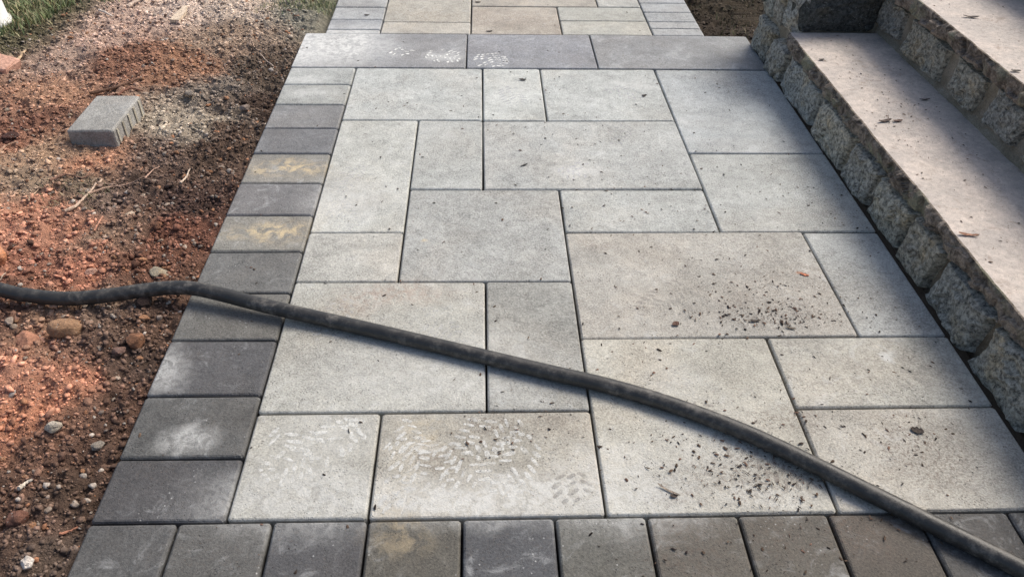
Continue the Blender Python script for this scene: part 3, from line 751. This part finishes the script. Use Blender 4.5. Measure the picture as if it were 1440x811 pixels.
twig('twig', [(20, 303), (35, 298), (50, 292)], .0035, (165, 125, 100), 'short thin root on red soil left of the pale broken stick', 'root')
twig('twig', [(72, 258), (95, 253), (115, 249), (128, 247)], .004, (120, 90, 76), 'dark root lying behind the pale broken stick', 'root')
twig('twig', [(40, 282), (50, 275), (56, 270)], .0028, (175, 150, 125), 'short straw coloured stem in the brown weedy patch', 'stem')
twig('twig', [(128, 140), (150, 131), (175, 124), (198, 113)], .0075, (105, 78, 62), 'dark root sticking out of the soil behind the loose paver', 'root')
twig('twig', [(165, 134), (182, 128), (200, 126)], .006, (120, 85, 70), 'short brown root beside the loose paver', 'root')
twig('twig', [(0, 218), (10, 210), (25, 203)], .005, (150, 120, 100), 'brown root beside the dark maroon clod', 'root')
twig('twig', [(205, 254), (215, 243), (227, 241)], .003, (165, 135, 118), 'small hooked root in dark crumbly soil', 'root')
twig('twig', [(255, 262), (262, 252), (268, 241)], .004, (200, 180, 160), 'pale upright stem fragment in dark soil near the border pavers', 'stem')
twig('twig', [(133, 325), (140, 316), (146, 308)], .0035, (190, 140, 115), 'small pinkish splinter on the soil behind the hose', 'splinter')
twig('twig', [(2, 397), (5, 391), (8, 384)], .0025, (190, 170, 150), 'thin pale straw leaning by the orange rock', 'straw')
twig('twig', [(86, 754), (98, 750), (112, 744)], .0035, (150, 105, 85), 'thin reddish twig touching the corner of the border pavers', 'twig')
twig('twig', [(30, 690), (38, 684), (48, 678)], .005, (185, 175, 160), 'pale splinter lying among grey grit near the dark clod', 'splinter')
twig('twig', [(180, 13), (195, 8), (206, 0)], .010, (185, 165, 150), 'grey weathered root at the edge of the lawn', 'root')
twig('twig', [(140, 15), (150, 20), (160, 27)], .007, (210, 195, 180), 'pale root end at the edge of the lawn', 'root')
twig('twig', [(20, 90), (28, 84), (38, 75)], .008, (185, 160, 130), 'dry tan root lying in the grass by the brick fragment', 'root')
twig('twig', [(292, 22), (298, 27), (305, 33)], .004, (170, 150, 135), 'small grey splinter on the pale dry mud', 'splinter')
twig('twig', [(350, 70), (356, 62), (352, 55)], .003, (175, 150, 130), 'bent thin root on the brown soil by the far pavers', 'root')
twig('twig', [(385, 96), (375, 88), (366, 80)], .003, (185, 165, 148), 'pale thread of root beside the upper border pavers', 'root')
# wood chip standing in the mud
x, y, z = Pg(254, 27); V, F = [], []
V = [(-.024, -.075, -.006), (.022, -.070, -.006), (.026, .02, -.006), (.012, .085, -.006), (-.004, .078, -.006), (-.014, .01, -.006)]
V += [(q[0]*.96, q[1]*.98, .009) for q in V]
F = [(5, 4, 3, 2, 1, 0), (6, 7, 8, 9, 10, 11)]+[(q, (q+1) % 6, 6+(q+1) % 6, 6+q) for q in range(6)]
o = obj('wood_chip', mesh('wood_chip', V, F), MWOOD); o.location = (x, y, z+.014); o.rotation_euler = (R(7), R(4), R(-4)); o.color = (*lin(200, 182, 160), 1)
tag(o, 'pale tapered wood chip lying on the dry mud', 'wood chip')
# brick fragment by the lawn
x, y, z = Pg(8, 103); me = paver_mesh(.16, .10, .006, 0, .07); o = obj('brick_fragment', me, MBRICK); o.location = (x-.035, y+.02, z+.052)
for v in me.vertices: v.co.x += random.uniform(-.006, .006); v.co.y += random.uniform(-.005, .005)
o.rotation_euler = (R(6), R(10), R(-12)); o.color = (*lin(190, 148, 128), 1); tag(o, 'broken orange brick fragment lying where soil meets grass', 'brick')
# white tub
def tub():
    x, y, z = Pg(-14, 38); V, F = [], []
    rings = [(.098, 0), (.100, .004), (.100, .016), (.090, .017), (.072, .19), (.066, .198), (.058, .198), (.056, .192), (0.0, .192)]
    seg = 28
    for r_, h_ in rings:
        for k in range(seg):
            a = 2*math.pi*k/seg; V.append((r_*math.cos(a), r_*math.sin(a), h_))
    for i in range(len(rings)-1):
        for k in range(seg): a, b = i*seg+k, i*seg+(k+1) % seg; F.append((a, b, b+seg, a+seg))
    o = obj('white_tub', mesh('white_tub', V, F, True), MWHITE); o.location = (x+.004, y, z+.012); o.rotation_euler = (R(3), R(4), 0)
    o.color = (.62, .61, .57, 1); tag(o, 'white upturned plastic tub standing on the lawn corner', 'tub')
tub()

# ------------------------------------------------------------------ grass
def blades(name, xy, hmin, hmax, greens, label, wid=.0022, lean=.7):
    n = len(xy); z = height(xy[:, 0], xy[:, 1])-.004
    h = rng.uniform(hmin, hmax, n); a = rng.uniform(0, 2*np.pi, n); ln = rng.uniform(.15, lean, n)*h
    dx, dy = np.cos(a), np.sin(a); b = a+np.pi/2+rng.uniform(-.4, .4, n); wx, wy = np.cos(b)*wid, np.sin(b)*wid
    V = np.zeros((n, 5, 3))
    for k, (s, ww) in enumerate(((0, 1), (0, -1), (.55, .8), (.55, -.8), (1, 0))):
        V[:, k, 0] = xy[:, 0]+dx*ln*(s**1.6)+wx*ww; V[:, k, 1] = xy[:, 1]+dy*ln*(s**1.6)+wy*ww; V[:, k, 2] = z+h*s*np.sqrt(np.clip(1-(ln/h*s)**2*.5, .3, 1))
    base = np.arange(n)[:, None, None]*5
    f = (np.array([[0, 1, 3], [0, 3, 2], [2, 3, 4]])[None]+base).reshape(-1, 3)
    g = np.array(greens)[rng.integers(0, len(greens), n)]*rng.uniform(.75, 1.6, (n, 1))
    c = np.repeat(g, 5, 0)
    o = obj(name, npmesh(name, V.reshape(-1, 3), f, False, c), MGRASS); o['kind'] = 'stuff'; o['label'] = label; o['category'] = 'grass'; return o
GR = [lin(118, 130, 88), lin(104, 118, 80), lin(134, 142, 102), lin(92, 106, 72), lin(160, 154, 118), lin(178, 164, 130), lin(150, 150, 112)]
n = 60000; x = rng.uniform(-4.2, -1.75, n); y = rng.uniform(3.2, 6.2, n); d = in_grass(x, y); ok = (rng.random(n) < np.clip(d*9, 0, 1)); xy = np.stack([x, y], 1)[ok]
blades('lawn_grass', xy, .025, .065, GR, 'short green lawn grass growing beyond the bare soil', .0024, .9)
n = 2600; x = rng.uniform(-1.15, -.77, n); y = rng.uniform(4.12, 4.75, n); ok = fbm(x*7, y*7, 3, 77) > -.05; ok &= rng.random(n) < sstep(4.08, 4.45, y)
blades('weed_grass', np.stack([x, y], 1)[ok], .012, .04, GR, 'thin weedy grass along the edge of the narrower path', .0018, .9)
n = 1500; x = rng.uniform(1.12, 1.75, n); y = rng.uniform(3.97, 5.0, n); ok = fbm(x*6, y*6, 3, 91) > -.15
blades('shade_grass', np.stack([x, y], 1)[ok], .012, .045, [lin(84, 90, 58), lin(80, 76, 54), lin(110, 100, 76), lin(92, 80, 64)], 'sparse grass and dry stems on dark soil behind the end wall', .0018, 1.0)
n = 260; q = np.array([P(rng.uniform(60, 160), rng.uniform(255, 300), -.02)[:2] for _ in range(n)])
blades('dry_weeds', q, .01, .03, [lin(150, 130, 105), lin(120, 110, 85), lin(110, 108, 80)], 'dry matted weeds on the soil around the pale broken stick', .0014, 1.3)
# dark crumbs behind the end wall
n = 2600; x = rng.uniform(1.10, 1.9, n); y = rng.uniform(3.86, 4.9, n); xy = np.stack([x, y], 1)
xy = xy[(xy[:, 0] > 1.112) & ~((xy[:, 0] < XR+.02) & (xy[:, 1] < YD1+.012)) & ~((xy[:, 0] > 1.29) & (xy[:, 1] < 3.80))]
o = blobs('mulch', xy, .003+.010*rng.power(.35, len(xy)), zone(xy[:, 0], xy[:, 1])*rng.uniform(.4, 1.6, (len(xy), 1)), iv, ifc, flat=.4); o['kind'] = 'stuff'
o['label'] = 'dark brown mulch and crumbled soil between path and end wall'; o['category'] = 'mulch'

# ------------------------------------------------------------------ litter on the paving and the treads
def chips(name, pts, zf, smin, smax, label, cols, nside=6):
    n = len(pts); V, F, C = [], [], []
    for (x, y) in pts:
        s = smin+(smax-smin)*random.random()**4; a = random.uniform(0, 6.28); el = random.uniform(.14, .6); z = zf(x, y)
        tilt = random.uniform(-.25, .25); b = len(V); c = cols[random.randrange(len(cols))]; k = random.uniform(.6, 1.3)
        ring = []
        for q in range(nside):
            t = 2*math.pi*q/nside; r_ = s*random.uniform(.5, 1.15)
            u, v = r_*math.cos(t), r_*el*math.sin(t)
            ring.append((x+u*math.cos(a)-v*math.sin(a), y+u*math.sin(a)+v*math.cos(a), u*tilt))
        lo = min(q[2] for q in ring)
        V += [(q[0], q[1], z+q[2]-lo+.0003) for q in ring]; V.append((x, y, z-lo+s*.28+.0006))
        F += [(b+q, b+(q+1) % nside, b+nside) for q in range(nside)]
        C += [tuple(v*k for v in c)]*(nside+1)
    o = obj(name, npmesh(name, np.array(V), np.array(F), False, np.array(C)), MCLOD); o['kind'] = 'stuff'; o['label'] = label; o['category'] = 'litter'; return o
DK = [lin(62, 54, 48), lin(80, 68, 58), lin(48, 42, 40), lin(96, 80, 68), lin(110, 88, 76)]
pts = []
def cluster(px, py, sx, sy_, n):
    for _ in range(int(n*1.7)):
        x, y, _z = P(random.gauss(px, sx), random.gauss(py, sy_))
        if XL+.02 < x < XR-.02 and .85 < y < YD1: pts.append((x, y))
for a in ((1080, 447, 55, 10, 260), (1060, 425, 70, 30, 110), (1040, 400, 60, 25, 60), (1060, 665, 60, 26, 240), (990, 650, 50, 35, 90), (1090, 690, 40, 14, 60), (900, 610, 40, 40, 40), (1300, 630, 45, 28, 90), (1200, 590, 60, 12, 30),
          (1270, 520, 70, 30, 50), (900, 500, 50, 20, 40), (960, 470, 40, 30, 30), (760, 600, 40, 15, 30), (690, 615, 25, 20, 30), (1080, 560, 60, 25, 50), (1130, 260, 60, 25, 60), (1010, 250, 60, 40, 60), (880, 220, 90, 30, 60),
          (840, 250, 90, 14, 40), (730, 185, 40, 15, 25), (850, 130, 60, 25, 30), (730, 110, 25, 12, 12), (1010, 140, 70, 25, 40), (600, 150, 40, 12, 20), (560, 130, 60, 25, 20), (600, 350, 60, 35, 18), (700, 460, 120, 40, 30), (760, 540, 60, 20, 15),
          (1200, 745, 60, 22, 40), (1080, 765, 60, 25, 30), (940, 765, 60, 25, 20), (1330, 770, 60, 25, 15), (1040, 350, 90, 20, 60), (1180, 300, 50, 30, 30), (880, 300, 60, 15, 25), (1240, 420, 40, 30, 25)): cluster(*a)
for _ in range(700): pts.append((random.uniform(XL+.02, XR-.02), random.uniform(.9, YD1-.02)))
for _ in range(140): pts.append((random.uniform(BX0+.02, BX1-.02), random.uniform(YD1+.02, 5)))
chips('dirt_flecks', pts, lambda x, y: .0008, .0010, .0088, 'scattered dark crumbs of dirt and bark on the pavers', DK)
pts2 = []
for _ in range(520):
    y = random.uniform(.8, 3.3); pts2.append((xa(y)+.02+random.random()*.30, y))
for _ in range(90):
    q = P(random.gauss(1250, 22), random.gauss(160, 22), Z1)
    if xa(q[1])+.02 < q[0] < xa(q[1])+.33: pts2.append((q[0], q[1]))
chips('step_flecks', pts2, lambda x, y: Z1+.0008, .0014, .0075, 'dark crumbs of dirt scattered on the lowest tread', DK)
pts3 = [(xb(y)+.02+random.random()*.34, y) for y in (random.uniform(.9, 3.35) for _ in range(420))]
chips('upper_step_flecks', pts3, lambda x, y: Z2+.0008, .0014, .0085, 'dark crumbs of dirt scattered on the second tread', DK)
# larger scraps, each one on its own
def scrap(px, py, L, W, ang, rgb, label, Z=0.0, cat='leaf', curl=.25):
    x, y, _ = P(px, py, Z); V, F = [], []; n = 7
    for i in range(n):
        t = i/(n-1); w_ = W/2*math.sin(math.pi*(.08+.86*t))**.7*random.uniform(.7, 1.15)
        zc = curl*L*(t-.5)**2*1.4+.0012
        for s in (-1, 0, 1): V.append(((t-.5)*L, s*w_+random.uniform(-.1, .1)*W, zc+(abs(s)*curl*w_*.8)+random.uniform(0, .0008)))
    for i in range(n-1):
        for s in range(2): a = i*3+s; F.append((a, a+3, a+4, a+1))
    o = obj('dry_leaf' if cat == 'leaf' else 'bark_scrap', mesh('leaf_scrap', V, F), MLEAF); o.location = (x, y, Z+.001); o.rotation_euler = (0, 0, ang)
    md = o.modifiers.new('thickness', 'SOLIDIFY'); md.thickness = .0009
    o.color = (*lin(*rgb), 1); tag(o, label, cat)
scrap(1289, 606, .030, .020, -.3, (52, 42, 36), 'dark curled leaf scrap on the stained slab between the hose and the steps', cat='leaf')
scrap(950, 456, .022, .016, .6, (88, 62, 50), 'small brown leaf scrap near the joint of a large slab')
scrap(1131, 387, .026, .014, -.5, (178, 112, 82), 'rusty orange leaf scrap on the large slab', cat='leaf')
scrap(1112, 462, .026, .010, -.4, (90, 80, 68), 'grey folded leaf at the edge of the large slab by litter')
scrap(1062, 452, .030, .008, .1, (60, 52, 44), 'dark strip of bark among the litter on the large slab', cat='bark')
scrap(940, 690, .055, .006, -.65, (135, 122, 108), 'thin grey bark strip on the slab near the front border', cat='bark')
scrap(948, 697, .018, .013, .2, (60, 50, 44), 'dark bark crumb at the end of the thin grey bark strip', cat='bark')
scrap(737, 233, .030, .007, .6, (50, 46, 44), 'dark little twig scrap on the wide slab two rows from the long dark slabs', cat='bark')
scrap(735, 113, .030, .016, -.3, (60, 55, 50), 'dark leaf scrap on the small square slab next to the long dark slabs')
scrap(906, 135, .022, .014, .4, (62, 56, 52), 'dark leaf scrap inside the pale scuff on a slab')
scrap(672, 4, .03, .013, -.1, (70, 60, 52), 'dark leaf scrap on the narrower path by its middle joint')
scrap(516, 22, .028, .016, .1, (58, 50, 46), 'dark leaf scrap on the left border of the narrower path')
scrap(688, 45, .03, .012, .2, (66, 58, 50), 'brown leaf scrap against the back edge of the long dark slabs')
scrap(1362, 331, .055, .012, -.2, (140, 100, 78), 'brown dry leaf lying on the lowest tread', Z1+.001)
scrap(1244, 171, .050, .016, .3, (70, 55, 48), 'dark dry leaf among dirt on the lowest tread', Z1+.001)
scrap(1262, 171, .034, .014, .1, (85, 62, 52), 'short reddish brown leaf beside the dark dry leaf on the lowest tread', Z1+.001)
scrap(1300, 141, .040, .008, .1, (45, 40, 38), 'black twig scrap in the shade on the lowest tread', Z1+.001, 'bark')
scrap(1155, 85, .022, .016, 0, (60, 54, 50), 'round dark leaf scrap on the lowest tread near the end wall', Z1+.001)
scrap(1365, 25, .055, .014, -.2, (60, 50, 46), 'dark leaf lying on the second tread', Z2+.001)
scrap(1428, 101, .030, .014, 0, (55, 48, 44), 'small dark scrap at the edge of the second tread', Z2+.001, 'bark')
